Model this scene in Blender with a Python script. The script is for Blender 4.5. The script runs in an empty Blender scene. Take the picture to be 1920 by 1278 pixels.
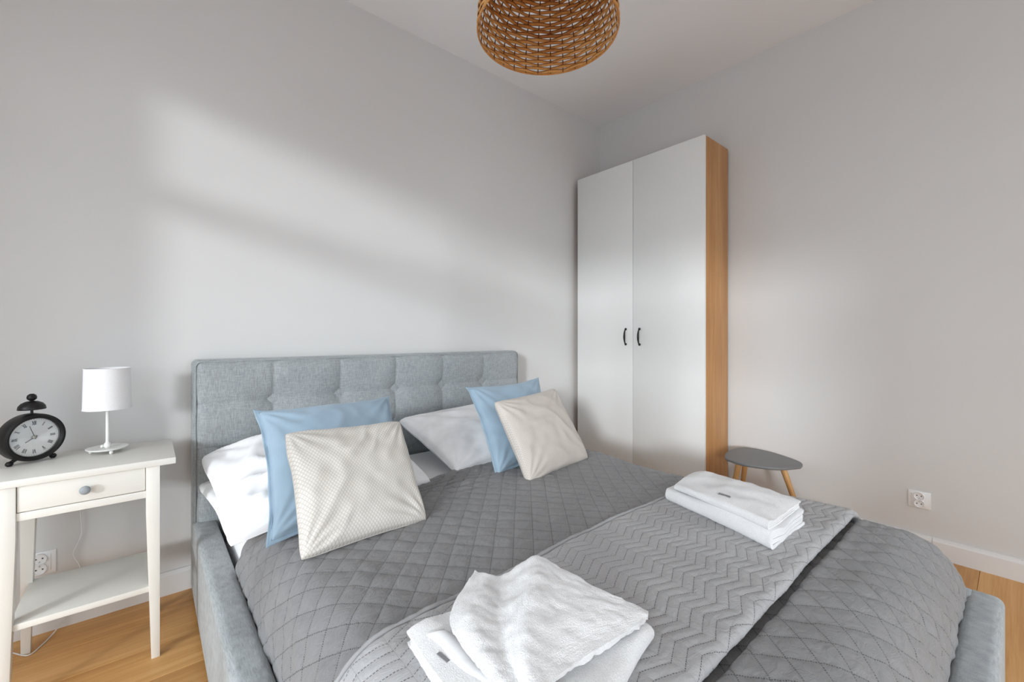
import bpy, bmesh, math, random
import numpy as np
from mathutils import Vector, Matrix

sc = bpy.context.scene
col = sc.collection
PI = math.pi
R = math.radians
random.seed(7)

# ------------------------------------------------------------------ camera
cam_d = bpy.data.cameras.new('camera')
cam_d.sensor_width = 36.0
cam_d.lens = 806.0 / 1920.0 * 36.0
cam_d.shift_y = -10.0 / 1920.0
cam_d.clip_start = 0.01
cam = bpy.data.objects.new('camera', cam_d)
cam.location = (-3.001, -2.361, 1.105)
cam.rotation_euler = (R(90), 0, R(-40.3))
col.objects.link(cam)
sc.camera = cam

# ------------------------------------------------------------------ world, sun, exposure
SKY = 3.0
SUN = 1.42
world = bpy.data.worlds.new('overcast_sky')
sc.world = world
world.use_nodes = True
bg = world.node_tree.nodes['Background']
_wt = world.node_tree
_tc = _wt.nodes.new('ShaderNodeTexCoord'); _sx = _wt.nodes.new('ShaderNodeSeparateXYZ'); _rp = _wt.nodes.new('ShaderNodeValToRGB')
_wt.links.new(_tc.outputs['Generated'], _sx.inputs[0]); _ad = _wt.nodes.new('ShaderNodeMath'); _ad.operation = 'MULTIPLY_ADD'
_ad.inputs[1].default_value = 0.5; _ad.inputs[2].default_value = 0.5
_wt.links.new(_sx.outputs[2], _ad.inputs[0]); _wt.links.new(_ad.outputs[0], _rp.inputs[0]); _wt.links.new(_rp.outputs[0], bg.inputs[0])
_e = _rp.color_ramp.elements          # pale ground below the horizon, bright overcast above
_e[0].position = 0.485; _e[0].color = (0.38, 0.41, 0.45, 1)
_e[1].position = 0.515; _e[1].color = (0.89, 0.95, 1.0, 1)
bg.inputs[1].default_value = SKY

sun_d = bpy.data.lights.new('hazy_sun', 'SUN')
sun_d.energy = SUN
sun_d.angle = R(6)
sun_d.color = (0.91, 0.96, 1.0)
sun = bpy.data.objects.new('hazy_sun', sun_d)
_sd = Vector((math.sin(R(56)), math.cos(R(56)), -0.178))
sun.rotation_euler = _sd.to_track_quat('-Z', 'Y').to_euler()
sun.location = (-6, -5, 3)
col.objects.link(sun)

sc.view_settings.view_transform = 'Standard'
sc.view_settings.look = 'None'
sc.view_settings.gamma = 1.0
sc.view_settings.use_curve_mapping = False
sc.view_settings.exposure = 0.25
sc.cycles.use_denoising = True
sc.cycles.max_bounces = 7
sc.cycles.diffuse_bounces = 5
sc.cycles.use_adaptive_sampling = True
sc.cycles.adaptive_threshold = 0.05
sc.cycles.transparent_max_bounces = 16
sc.cycles.caustics_reflective = False
sc.cycles.caustics_refractive = False


# ------------------------------------------------------------------ helpers
def tag(o, label=None, cat=None, group=None, kind=None):
    if label: o['label'] = label
    if cat: o['category'] = cat
    if group: o['group'] = group
    if kind: o['kind'] = kind
    return o


def empty(name, loc, rz=0.0):
    o = bpy.data.objects.new(name, None)
    o.empty_display_size = 0.05
    o.location = loc
    o.rotation_euler = (0, 0, rz)
    col.objects.link(o)
    return o


def thing(name, loc, label, cat, group=None, rz=0.0):
    return tag(empty(name, loc, rz), label, cat, group)


def world_mat(o):
    m = Matrix.Translation(o.location) @ o.rotation_euler.to_matrix().to_4x4()
    if o.parent:
        m = world_mat(o.parent) @ m
    return m


def build(name, V, F, mat, parent=None, smooth=False, uv=None, local=False, bevel=0.0, bevseg=2, origin=None):
    """V in world coordinates unless local; linked as ONE mesh object."""
    V = np.asarray(V, dtype=float).reshape(-1, 3)
    loc = None
    if parent is not None and not local:
        M = np.array(world_mat(parent).inverted())
        V = V @ M[:3, :3].T + M[:3, 3]
    if parent is None and origin is None:
        mn, mx = V.min(0), V.max(0)
        origin = ((mn[0] + mx[0]) / 2, (mn[1] + mx[1]) / 2, mn[2])
    if parent is None:
        loc = origin
        V = V - np.array(origin)
    me = bpy.data.meshes.new(name)
    me.from_pydata([tuple(v) for v in V.tolist()], [], [tuple(int(i) for i in f) for f in F])
    if uv is not None:
        uv = np.asarray(uv, dtype=float)
        ul = me.uv_layers.new(name='UVMap')
        li = np.zeros(len(me.loops), dtype=np.int32)
        me.loops.foreach_get('vertex_index', li)
        ul.data.foreach_set('uv', uv[li].astype(np.float32).ravel())
    bm = bmesh.new(); bm.from_mesh(me)
    bmesh.ops.recalc_face_normals(bm, faces=bm.faces)
    if bevel > 0:
        ed = [e for e in bm.edges if len(e.link_faces) == 2 and e.calc_face_angle(0) > 0.5]
        bmesh.ops.bevel(bm, geom=ed, offset=bevel, segments=bevseg, profile=0.5, affect='EDGES')
    bm.to_mesh(me); bm.free()
    if smooth:
        me.polygons.foreach_set('use_smooth', [True] * len(me.polygons))
        if bevel > 0 or smooth == 'auto':
            me.set_sharp_from_angle(angle=R(40))
    me.materials.append(M_[mat] if isinstance(mat, str) else mat)
    me.update()
    o = bpy.data.objects.new(name, me)
    col.objects.link(o)
    if parent is not None:
        o.parent = parent
    if loc is not None:
        o.location = loc
    return o


BOXF = [(0, 3, 2, 1), (4, 5, 6, 7), (0, 1, 5, 4), (1, 2, 6, 5), (2, 3, 7, 6), (3, 0, 4, 7)]


def boxv(x0, x1, y0, y1, z0, z1):
    return [(x0, y0, z0), (x1, y0, z0), (x1, y1, z0), (x0, y1, z0), (x0, y0, z1), (x1, y0, z1), (x1, y1, z1), (x0, y1, z1)]


class MB:
    def __init__(self): self.V = []; self.F = []
    def add(self, V, F):
        n = len(self.V); self.V += [tuple(v) for v in V]; self.F += [tuple(i + n for i in f) for f in F]; return self
    def box(self, *a): return self.add(boxv(*a), BOXF)
    def tube(self, *a, **k): return self.add(*tube(*a, **k))
    def lathe(self, *a, **k): return self.add(*lathe(*a, **k))
    def build(self, name, mat, parent=None, **k): return build(name, self.V, self.F, mat, parent, **k)


def box(name, b, mat, parent=None, bevel=0.003, **k):
    return build(name, boxv(*b), BOXF, mat, parent, bevel=bevel, smooth=bevel > 0, **k)


def tube(pts, rad, n=10, closed=False, cap=True):
    pts = [Vector(p) for p in pts]
    m = len(pts)
    rads = rad if isinstance(rad, (list, tuple)) else [rad] * m
    V, F = [], []
    prev = None
    for i, p in enumerate(pts):
        if closed:
            t = (pts[(i + 1) % m] - pts[i - 1]).normalized()
        else:
            t = (pts[min(i + 1, m - 1)] - pts[max(i - 1, 0)]).normalized()
        if prev is None:
            a = Vector((0, 0, 1)) if abs(t.z) < 0.9 else Vector((1, 0, 0))
            u = t.cross(a).normalized()
        else:
            u = (prev - t * prev.dot(t)).normalized()
        prev = u
        w = t.cross(u)
        for k in range(n):
            an = 2 * PI * k / n
            V.append(p + (u * math.cos(an) + w * math.sin(an)) * rads[i])
    for i in range(m if closed else m - 1):
        j = (i + 1) % m
        for k in range(n):
            F.append((i * n + k, i * n + (k + 1) % n, j * n + (k + 1) % n, j * n + k))
    if cap and not closed:
        F.append(tuple(range(n - 1, -1, -1)))
        F.append(tuple((m - 1) * n + k for k in range(n)))
    return V, F


def lathe(prof, c=(0, 0, 0), n=32, axis='z'):
    """prof = [(r, h)...]; revolved about axis through c; r == 0 ends close."""
    V, F = [], []
    def pt(r, h, a):
        if axis == 'z': return (c[0] + r * math.cos(a), c[1] + r * math.sin(a), c[2] + h)
        if axis == 'y': return (c[0] + r * math.cos(a), c[1] + h, c[2] + r * math.sin(a))
        return (c[0] + h, c[1] + r * math.cos(a), c[2] + r * math.sin(a))
    rows = []
    for r, h in prof:
        if r <= 1e-9:
            rows.append([len(V)]); V.append(pt(0, h, 0))
        else:
            rows.append(list(range(len(V), len(V) + n)))
            V += [pt(r, h, 2 * PI * k / n) for k in range(n)]
    for a, b in zip(rows[:-1], rows[1:]):
        for k in range(n):
            k2 = (k + 1) % n
            if len(a) == 1 and len(b) == 1: continue
            if len(a) == 1: F.append((a[0], b[k], b[k2]))
            elif len(b) == 1: F.append((a[k], a[k2], b[0]))
            else: F.append((a[k], a[k2], b[k2], b[k]))
    return V, F


def gridfaces(nu, nv, closed_u=False):
    F = []
    for i in range(nu if closed_u else nu - 1):
        i2 = (i + 1) % nu
        for j in range(nv - 1):
            F.append((i * nv + j, i2 * nv + j, i2 * nv + j + 1, i * nv + j + 1))
    return F


def vnoise(x, y, seed=0):
    """smooth value noise in [-1, 1]"""
    x = np.asarray(x, float); y = np.asarray(y, float)
    xi = np.floor(x).astype(np.int64); yi = np.floor(y).astype(np.int64)
    fx = x - xi; fy = y - yi
    fx = fx * fx * (3 - 2 * fx); fy = fy * fy * (3 - 2 * fy)
    def h(a, b):
        n = (a * 374761393 + b * 668265263 + seed * 974711) & 0x7fffffff
        n = ((n ^ (n >> 13)) * 1274126177) & 0x7fffffff
        n = n ^ (n >> 16)
        return (n & 0xffff) / 32767.5 - 1
    a = h(xi, yi) * (1 - fx) + h(xi + 1, yi) * fx
    b = h(xi, yi + 1) * (1 - fx) + h(xi + 1, yi + 1) * fx
    return a * (1 - fy) + b * fy


def fbm(x, y, seed=0, o=3):
    s = 0; a = 1.0
    for k in range(o):
        s = s + a * vnoise(x * 2 ** k, y * 2 ** k, seed + k * 17); a *= 0.5
    return s


def sstep(a, b, x):
    t = np.clip((x - a) / (b - a), 0, 1)
    return t * t * (3 - 2 * t)


def grid_normals(P):
    du = np.gradient(P, axis=0); dv = np.gradient(P, axis=1)
    n = np.cross(du, dv)
    l = np.linalg.norm(n, axis=2, keepdims=True)
    return n / np.maximum(l, 1e-9)


# ------------------------------------------------------------------ materials
M_ = {}


class NT:
    def __init__(self, name):
        self.m = bpy.data.materials.new(name); self.m.use_nodes = True
        self.t = self.m.node_tree; self.b = self.t.nodes['Principled BSDF']
    def n(self, typ, **k):
        nd = self.t.nodes.new(typ)
        for a, v in k.items(): setattr(nd, a, v)
        return nd
    def l(self, a, b): self.t.links.new(a, b)
    def val(self, sock, v):
        if hasattr(v, 'is_linked') or isinstance(v, bpy.types.NodeSocket): self.l(v, sock)
        else: sock.default_value = v
    def math(self, op, a, b=0.0, c=0.0):
        nd = self.n('ShaderNodeMath', operation=op)
        self.val(nd.inputs[0], a); self.val(nd.inputs[1], b); self.val(nd.inputs[2], c)
        return nd.outputs[0]
    def mix(self, f, a, b):
        nd = self.n('ShaderNodeMix', data_type='RGBA')
        self.val(nd.inputs[0], f); self.val(nd.inputs[6], a); self.val(nd.inputs[7], b)
        return nd.outputs[2]
    def coord(self, which='Object'):
        return self.n('ShaderNodeTexCoord').outputs[which]
    def mapping(self, vec, scale=(1, 1, 1), rot=(0, 0, 0), loc=(0, 0, 0)):
        nd = self.n('ShaderNodeMapping')
        self.l(vec, nd.inputs[0]); nd.inputs['Scale'].default_value = scale
        nd.inputs['Rotation'].default_value = rot; nd.inputs['Location'].default_value = loc
        return nd.outputs[0]
    def noise(self, vec, scale, detail=3, rough=0.5, dist=0.0):
        nd = self.n('ShaderNodeTexNoise')
        self.l(vec, nd.inputs['Vector']); nd.inputs['Scale'].default_value = scale
        nd.inputs['Detail'].default_value = detail; nd.inputs['Roughness'].default_value = rough
        nd.inputs['Distortion'].default_value = dist
        return nd.outputs[0]
    def ramp(self, f, stops):
        nd = self.n('ShaderNodeValToRGB')
        self.l(f, nd.inputs[0]); e = nd.color_ramp.elements
        while len(e) < len(stops): e.new(0.5)
        for q, (p, c) in zip(e, stops): q.position = p; q.color = (*c, 1)
        return nd.outputs[0]
    def bump(self, h, strength=0.3, dist=0.002):
        nd = self.n('ShaderNodeBump')
        nd.inputs['Strength'].default_value = strength; nd.inputs['Distance'].default_value = dist
        self.l(h, nd.inputs['Height']); self.l(nd.outputs[0], self.b.inputs['Normal'])
        return nd
    def set(self, base=None, rough=0.6, spec=0.5, metal=0.0, sheen=0.0, coat=0.0):
        if base is not None: self.val(self.b.inputs['Base Color'], base if isinstance(base, bpy.types.NodeSocket) else (*base, 1))
        self.b.inputs['Roughness'].default_value = rough
        self.b.inputs['Specular IOR Level'].default_value = spec
        self.b.inputs['Metallic'].default_value = metal
        self.b.inputs['Sheen Weight'].default_value = sheen
        self.b.inputs['Coat Weight'].default_value = coat
        return self


def plain(name, base, rough=0.5, spec=0.5, metal=0.0, var=0.03, scale=30, bump=0.0, **k):
    m = NT(name)
    c = m.coord()
    nz = m.noise(c, scale)
    lo = tuple(max(0, v * (1 - var)) for v in base); hi = tuple(min(1, v * (1 + var)) for v in base)
    m.set(m.ramp(nz, [(0.3, lo), (0.7, hi)]), rough, spec, metal, **k)
    if bump: m.bump(m.noise(c, scale * 8), bump, 0.001)
    M_[name] = m.m
    return m


plain('wall_paint', (0.69, 0.686, 0.679), 0.9, 0.2, var=0.008, scale=3, bump=0.03)
plain('ceiling_paint', (0.89, 0.89, 0.895), 0.95, 0.2, var=0.006, scale=3)
plain('trim_paint', (0.78, 0.785, 0.785), 0.45, 0.4, var=0.01, scale=5)
plain('cream_lacquer', (0.76, 0.745, 0.695), 0.35, 0.5, var=0.012, scale=6)
plain('door_white', (0.80, 0.80, 0.785), 0.42, 0.4, var=0.008, scale=4)
plain('black_metal', (0.010, 0.009, 0.009), 0.42, 0.3, var=0.2, scale=40)
plain('white_metal', (0.80, 0.80, 0.77), 0.35, 0.5, var=0.01)
plain('lamp_fabric', (0.80, 0.80, 0.81), 0.85, 0.2, var=0.02, scale=200)
plain('knob_grey', (0.30, 0.33, 0.35), 0.4, 0.4, var=0.03)
plain('white_plastic', (0.84, 0.84, 0.84), 0.3, 0.5, var=0.006)
plain('socket_hole', (0.03, 0.03, 0.03), 0.6, 0.3, var=0.1)
plain('brass', (0.55, 0.52, 0.47), 0.3, 0.5, metal=1.0)
plain('dial', (0.88, 0.89, 0.88), 0.5, 0.3, var=0.02, scale=40)
plain('dial_ink', (0.05, 0.05, 0.055), 0.6, 0.3, var=0.1)
plain('table_grey', (0.155, 0.155, 0.158), 0.4, 0.4, var=0.03, scale=8)
plain('tag_grey', (0.25, 0.25, 0.26), 0.7, 0.2)
plain('cord_white', (0.75, 0.75, 0.74), 0.5, 0.4)
plain('window_white', (0.82, 0.82, 0.82), 0.4, 0.4, var=0.01)
plain('bed_base', (0.22, 0.22, 0.23), 0.9, 0.1)
plain('bulb', (0.85, 0.85, 0.83), 0.2, 0.5)
plain('sheet_white', (0.83, 0.83, 0.84), 0.9, 0.15, var=0.01, scale=20, bump=0.05)


def wood(name, c1, c2, c3, axis, rough=0.4, scale=1.0, rnd=0.0, across=None):
    m = NT(name)
    s = [14, 14, 14]; s[axis] = 0.9
    v = m.coord()
    if rnd:
        oi = m.n('ShaderNodeObjectInfo')
        cmb = m.n('ShaderNodeCombineXYZ')
        m.l(m.math('MULTIPLY', oi.outputs['Random'], 37.0), cmb.inputs[0])
        m.l(m.math('MULTIPLY', oi.outputs['Random'], 91.0), cmb.inputs[1])
        va = m.n('ShaderNodeVectorMath', operation='ADD')
        m.l(v, va.inputs[0]); m.l(cmb.outputs[0], va.inputs[1]); v = va.outputs[0]
    mp = m.mapping(v, tuple(q * scale for q in s))
    n1 = m.noise(mp, 1.0, 5, 0.6, 0.6)
    s2 = [120, 120, 120]; s2[axis] = 3
    n2 = m.noise(m.mapping(v, tuple(q * scale for q in s2)), 1.0, 2, 0.5)
    f = m.math('ADD', m.math('MULTIPLY', n1, 0.75), m.math('MULTIPLY', n2, 0.25))
    c = m.ramp(f, [(0.30, c1), (0.5, c2), (0.68, c3)])
    if rnd:
        tint = m.math('ADD', m.math('MULTIPLY', oi.outputs['Random'], rnd), 1 - rnd / 2)
        vm = m.n('ShaderNodeVectorMath', operation='SCALE')
        m.l(c, vm.inputs[0]); m.l(tint, vm.inputs['Scale']); c = vm.outputs[0]
    m.set(c, rough, 0.4)
    m.bump(n2, 0.06, 0.0006)
    M_[name] = m.m


wood('oak_floor', (0.44, 0.195, 0.05), (0.60, 0.315, 0.105), (0.72, 0.42, 0.17), 0, 0.42, 1.0, 0.22)
wood('oak_veneer', (0.37, 0.17, 0.055), (0.48, 0.245, 0.092), (0.56, 0.31, 0.13), 2, 0.45, 1.3)
wood('beech_leg', (0.48, 0.25, 0.09), (0.56, 0.31, 0.12), (0.62, 0.37, 0.16), 2, 0.4, 2.0)


def wicker(name):
    m = NT(name)
    v = m.coord()
    oi = m.n('ShaderNodeObjectInfo')
    n1 = m.noise(v, 9, 3)
    n2 = m.noise(v, 120, 2)
    f = m.math('ADD', m.math('MULTIPLY', n1, 0.55), m.math('ADD', m.math('MULTIPLY', n2, 0.22), m.math('MULTIPLY', oi.outputs['Random'], 0.26)))
    m.set(m.ramp(f, [(0.3, (0.33, 0.10, 0.018)), (0.5, (0.58, 0.255, 0.060)), (0.7, (0.74, 0.40, 0.14))]), 0.45, 0.4)
    m.bump(n2, 0.2, 0.001)
    M_[name] = m.m


wicker('wicker')
plain('wicker_dark', (0.16, 0.06, 0.02), 0.5, 0.3, var=0.2)


def linen(name, c, contrast=0.28, s=1.0):
    """woven upholstery: fine crossing threads of uneven tone"""
    m = NT(name)
    v = m.coord()
    a = m.noise(m.mapping(v, (900 * s, 900 * s, 45 * s)), 1.0, 2)
    b = m.noise(m.mapping(v, (60 * s, 60 * s, 900 * s)), 1.0, 2)
    b2 = m.noise(m.mapping(v, (900 * s, 60 * s, 60 * s)), 1.0, 2)
    big = m.noise(v, 6, 2)
    f = m.math('ADD', m.math('ADD', m.math('MULTIPLY', a, 0.36), m.math('MULTIPLY', b, 0.32)), m.math('MULTIPLY', b2, 0.32))
    f2 = m.math('ADD', f, m.math('MULTIPLY', m.math('SUBTRACT', big, 0.5), 0.12))
    lo = tuple(q * (1 - contrast * 1.3) for q in c); hi = tuple(min(1, q * (1 + contrast * 1.2)) for q in c)
    m.set(m.ramp(f2, [(0.34, lo), (0.5, c), (0.66, hi)]), 0.95, 0.1, sheen=0.25)
    m.bump(f, 0.45, 0.0015)
    M_[name] = m.m


linen('bed_linen', (0.33, 0.355, 0.365), 0.28, 0.6)


def cotton(name, c, sheen=0.2, sc_=700, rough=0.9):
    m = NT(name)
    v = m.coord()
    a = m.noise(v, 14, 4); b = m.noise(v, sc_, 2)
    m.set(m.ramp(a, [(0.3, tuple(q * 0.94 for q in c)), (0.7, tuple(min(1, q * 1.05) for q in c))]), rough, 0.15, sheen=sheen)
    m.bump(m.math('ADD', m.math('MULTIPLY', b, 0.4), a), 0.12, 0.002)
    M_[name] = m.m


cotton('blue_cotton', (0.315, 0.425, 0.525))
cotton('pillow_white', (0.89, 0.89, 0.90), 0.1)


def terry(name, c):
    m = NT(name)
    v = m.coord()
    a = m.noise(v, 420, 3, 0.7); b = m.noise(v, 30, 3)
    m.set(m.ramp(a, [(0.32, tuple(q * 0.86 for q in c)), (0.62, c)]), 0.98, 0.08, sheen=0.35)
    m.bump(m.math('ADD', a, m.math('MULTIPLY', b, 0.6)), 0.7, 0.003)
    M_[name] = m.m


terry('terry_white', (0.86, 0.86, 0.865))
cotton('towel_band', (0.84, 0.84, 0.85), 0.1)


def uvxy(m):
    s = m.n('ShaderNodeSeparateXYZ'); m.l(m.coord('UV'), s.inputs[0])
    return s.outputs[0], s.outputs[1]


def near_line(m, f, halfwidth):
    """1 where f is within halfwidth of an integer"""
    d = m.math('ABSOLUTE', m.math('SUBTRACT', m.math('FRACT', m.math('ADD', f, 0.5)), 0.5))
    return m.math('LESS_THAN', d, halfwidth)


QA, QB = 0.075, 0.084        # quilt diamond diagonals (m)
CHP, CHA, CHS = 0.1155, 0.0255, 0.0262   # chevron period, amplitude, line spacing


def quilt_mat(name, c, kind):
    m = NT(name)
    u, v = uvxy(m)
    vv = m.coord()
    if kind == 'diamond':
        fa = m.math('ADD', m.math('DIVIDE', u, QA), m.math('DIVIDE', v, QB))
        fb = m.math('SUBTRACT', m.math('DIVIDE', u, QA), m.math('DIVIDE', v, QB))
        la = near_line(m, fa, 0.021); lb = near_line(m, fb, 0.021)
        da = m.math('GREATER_THAN', m.math('FRACT', m.math('MULTIPLY', fb, 13.0)), 0.42)
        db = m.math('GREATER_THAN', m.math('FRACT', m.math('MULTIPLY', fa, 13.0)), 0.42)
        st = m.math('MAXIMUM', m.math('MULTIPLY', la, da), m.math('MULTIPLY', lb, db))
        cr = 0.0
    else:
        tri = m.math('ABSOLUTE', m.math('SUBTRACT', m.math('MULTIPLY', m.math('FRACT', m.math('DIVIDE', u, CHP)), 2.0), 1.0))
        f = m.math('DIVIDE', m.math('SUBTRACT', v, m.math('MULTIPLY', tri, CHA)), CHS)
        l1 = near_line(m, f, 0.034)
        d1 = m.math('GREATER_THAN', m.math('FRACT', m.math('MULTIPLY', u, 190.0)), 0.36)
        st = m.math('MULTIPLY', l1, d1)
        cr = near_line(m, m.math('DIVIDE', u, CHP / 2), 0.008)
    nz = m.noise(vv, 5, 3)
    base = m.ramp(nz, [(0.3, tuple(q * 0.93 for q in c)), (0.7, tuple(q * 1.07 for q in c))])
    dark = (*(q * 0.12 for q in c), 1)
    bc = m.mix(m.math('MULTIPLY', st, 0.85), base, dark)
    if kind != 'diamond':
        bc = m.mix(m.math('MULTIPLY', cr, 0.25), bc, dark)
    m.set(bc, 0.62, 0.3, sheen=0.15)
    cr1 = m.noise(m.mapping(vv, (1, 1.6, 1)), 26, 4, 0.6, 1.2)
    m.bump(m.math('SUBTRACT', cr1, m.math('MULTIPLY', st, 0.25)), 0.5, 0.009)
    M_[name] = m.m


quilt_mat('quilt_grey', (0.213, 0.211, 0.214), 'diamond')
quilt_mat('throw_grey', (0.385, 0.383, 0.388), 'chevron')


cotton('binding_grey', (0.36, 0.358, 0.364), 0.15)


def lattice_mat(name, c, line, p=0.0105):
    m = NT(name)
    u, v = uvxy(m)
    fa = m.math('ADD', m.math('DIVIDE', u, p), m.math('DIVIDE', v, p * 1.35))
    fb = m.math('SUBTRACT', m.math('DIVIDE', u, p), m.math('DIVIDE', v, p * 1.35))
    ln = m.math('MAXIMUM', near_line(m, fa, 0.12), near_line(m, fb, 0.12))
    vv = m.coord()
    nz = m.noise(vv, 12, 3)
    base = m.ramp(nz, [(0.3, tuple(q * 0.95 for q in c)), (0.7, tuple(min(1, q * 1.05) for q in c))])
    bc = m.mix(m.math('MULTIPLY', ln, 0.8), base, (*line, 1))
    m.set(bc, 0.5, 0.35, sheen=0.1)
    m.bump(m.math('ADD', m.math('MULTIPLY', ln, -0.35), nz), 0.35, 0.0025)
    M_[name] = m.m


lattice_mat('beige_lattice', (0.66, 0.63, 0.585), (0.47, 0.44, 0.40))
lattice_mat('taupe_lattice', (0.53, 0.478, 0.43), (0.64, 0.60, 0.555), 0.0085)


def glass_mat(name, gloss=0.06, tint=(1, 1, 1)):
    m = bpy.data.materials.new(name); m.use_nodes = True
    t = m.node_tree
    for n in list(t.nodes):
        if n.type == 'BSDF_PRINCIPLED': t.nodes.remove(n)
    out = [n for n in t.nodes if n.type == 'OUTPUT_MATERIAL'][0]
    tr = t.nodes.new('ShaderNodeBsdfTransparent'); tr.inputs[0].default_value = (*tint, 1)
    gl = t.nodes.new('ShaderNodeBsdfGlossy'); gl.inputs['Roughness'].default_value = 0.02
    mx = t.nodes.new('ShaderNodeMixShader'); mx.inputs[0].default_value = gloss
    t.links.new(tr.outputs[0], mx.inputs[1]); t.links.new(gl.outputs[0], mx.inputs[2]); t.links.new(mx.outputs[0], out.inputs[0])
    M_[name] = m


glass_mat('window_glass', 0.05)
glass_mat('clock_glass', 0.10)

# ------------------------------------------------------------------ the room
XL, YB, H = -3.85, -4.6, 2.92
TH = 0.30
struct = lambda o: tag(o, kind='structure')

fl = build('floor', boxv(XL - TH, TH, YB - TH, TH, -0.12, -0.014), BOXF, 'bed_base'); struct(fl)
tag(fl, 'warm oak plank floor', None)
pw = 0.187
y = -2.243 + 12 * pw
row = 0
while y > YB:
    y0, y1 = max(y - pw, YB), min(y, 0.0)
    if y1 - y0 > 0.01:
        x = XL - (0.55 * row * 1.37) % 1.6
        while x < 0:
            x1 = x + 1.9
            a, b = max(x, XL), min(x1, 0.0)
            if b - a > 0.02:
                box('plank', (a + 0.0006, b - 0.0006, y0 + 0.0006, y1 - 0.0006, -0.014, 0.0), 'oak_floor', fl, bevel=0.0008, bevseg=1)
            x = x1
    y -= pw; row += 1

struct(build('ceiling', boxv(XL - TH, TH, YB - TH, TH, H, H + 0.2), BOXF, 'ceiling_paint'))
struct(build('wall_back', boxv(XL - TH, TH, 0.0, TH, 0, H), BOXF, 'wall_paint'))
struct(build('wall_right', boxv(0.0, TH, YB - TH, 0, 0, H), BOXF, 'wall_paint'))

# rear wall; its unseen wide opening is added to let in fill daylight
RX0, RX1, RZ0, RZ1 = -2.7, -0.30, 0.06, 2.8
wr = MB()
wr.box(XL - TH, RX0, YB - TH, YB, 0, H).box(RX1, 0, YB - TH, YB, 0, H).box(RX0, RX1, YB - TH, YB, 0, RZ0).box(RX0, RX1, YB - TH, YB, RZ1, H)
struct(wr.build('wall_rear', 'wall_paint'))
# added unseen blocker beyond the rear corner: keeps low sun off the fill window
struct(build('sun_blocker_wall', boxv(XL - TH, XL - 0.02, -9.4, YB - TH, 0, 3.4), BOXF, 'wall_paint'))
# left wall with tall glazing
LY0, LY1, LZ0, LZ1 = -4.45, -0.60, 0.06, 2.43
wl = MB()
wl.box(XL - TH, XL, LY1, 0, 0, H).box(XL - TH, XL, YB, LY0, 0, H).box(XL - TH, XL, LY0, LY1, 0, LZ0).box(XL - TH, XL, LY0, LY1, LZ1, H)
struct(wl.build('wall_left', 'wall_paint'))


def window(name, plane, a0, a1, z0, z1, pos, ncol, transom):
    """frame, transom and mullions with one pane per light"""
    w = empty(name, (pos, (a0 + a1) / 2, z0) if plane == 'x' else ((a0 + a1) / 2, pos, z0)); struct(w)
    def bb(s0, s1, t0, t1, d): return (pos - d, pos + d, s0, s1, t0, t1) if plane == 'x' else (s0, s1, pos - d, pos + d, t0, t1)
    fw = 0.06
    m = MB()
    m.box(*bb(a0, a1, z0, z0 + fw, 0.035)).box(*bb(a0, a1, z1 - fw, z1, 0.035))
    m.box(*bb(a0, a0 + fw, z0 + fw, z1 - fw, 0.035)).box(*bb(a1 - fw, a1, z0 + fw, z1 - fw, 0.035))
    m.build('window_frame', 'window_white', w)
    step = (a1 - a0) / ncol
    for i in range(1, ncol):
        c = a0 + i * step
        box('mullion', bb(c - 0.03, c + 0.03, z0 + fw, z1 - fw, 0.032), 'window_white', w, 0.004)
    zs = [z0 + fw] + ([transom] if transom else []) + [z1 - fw]
    for i in range(ncol):
        s0 = a0 + i * step + (fw if i == 0 else 0.03); s1 = a0 + (i + 1) * step - (fw if i == ncol - 1 else 0.03)
        if transom:
            box('transom', bb(s0, s1, transom - 0.055, transom + 0.055, 0.030), 'window_white', w, 0.004)
        for q in range(len(zs) - 1):
            t0 = zs[q] + (0.055 if q > 0 else 0); t1 = zs[q + 1] - (0.055 if q < len(zs) - 2 else 0)
            build('pane', boxv(*bb(s0, s1, t0, t1, 0.004)), BOXF, 'window_glass', w)
    return w


window('window_1', 'x', LY0, LY1, LZ0, LZ1, XL - 0.22, 3, 1.93)
window('fill_window', 'y', RX0, RX1, RZ0, RZ1, YB - 0.22, 3, None)  # unseen, added behind the camera to brighten the room with sky light

# baseboards


def skirting(p0, p1, inward, parent, name='skirting_board'):
    """board of 97 mm with a stepped top edge, running p0 -> p1"""
    p0, p1, n = Vector((*p0, 0)), Vector((*p1, 0)), Vector((*inward, 0))
    prof = [(0.0, 0.0), (0.016, 0.0), (0.016, 0.082), (0.012, 0.088), (0.010, 0.097), (0.0, 0.097)]
    V = [p + n * a + Vector((0, 0, z)) for p in (p0, p1) for a, z in prof]
    k = len(prof)
    F = [(i, (i + 1) % k, k + (i + 1) % k, k + i) for i in range(k)] + [tuple(range(k - 1, -1, -1)), tuple(range(k, 2 * k))]
    return build(name, V, F, 'trim_paint', parent)


bb = struct(empty('baseboard_back', (-1.9, 0, 0)))
skirting((XL, 0), (-2.2, 0), (0, -1), bb); skirting((-2.1985, 0), (-0.0, 0), (0, -1), bb)
bl_ = struct(empty('baseboard_left', (XL, -0.3, 0)))
skirting((XL, -0.017), (XL, -0.58), (1, 0), bl_)
br_ = struct(empty('baseboard_right', (0, -2.2, 0)))
skirting((0, -0.017), (0, -2.0803), (-1, 0), br_); skirting((0, -2.0817), (0, -4.4), (-1, 0), br_)


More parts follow.
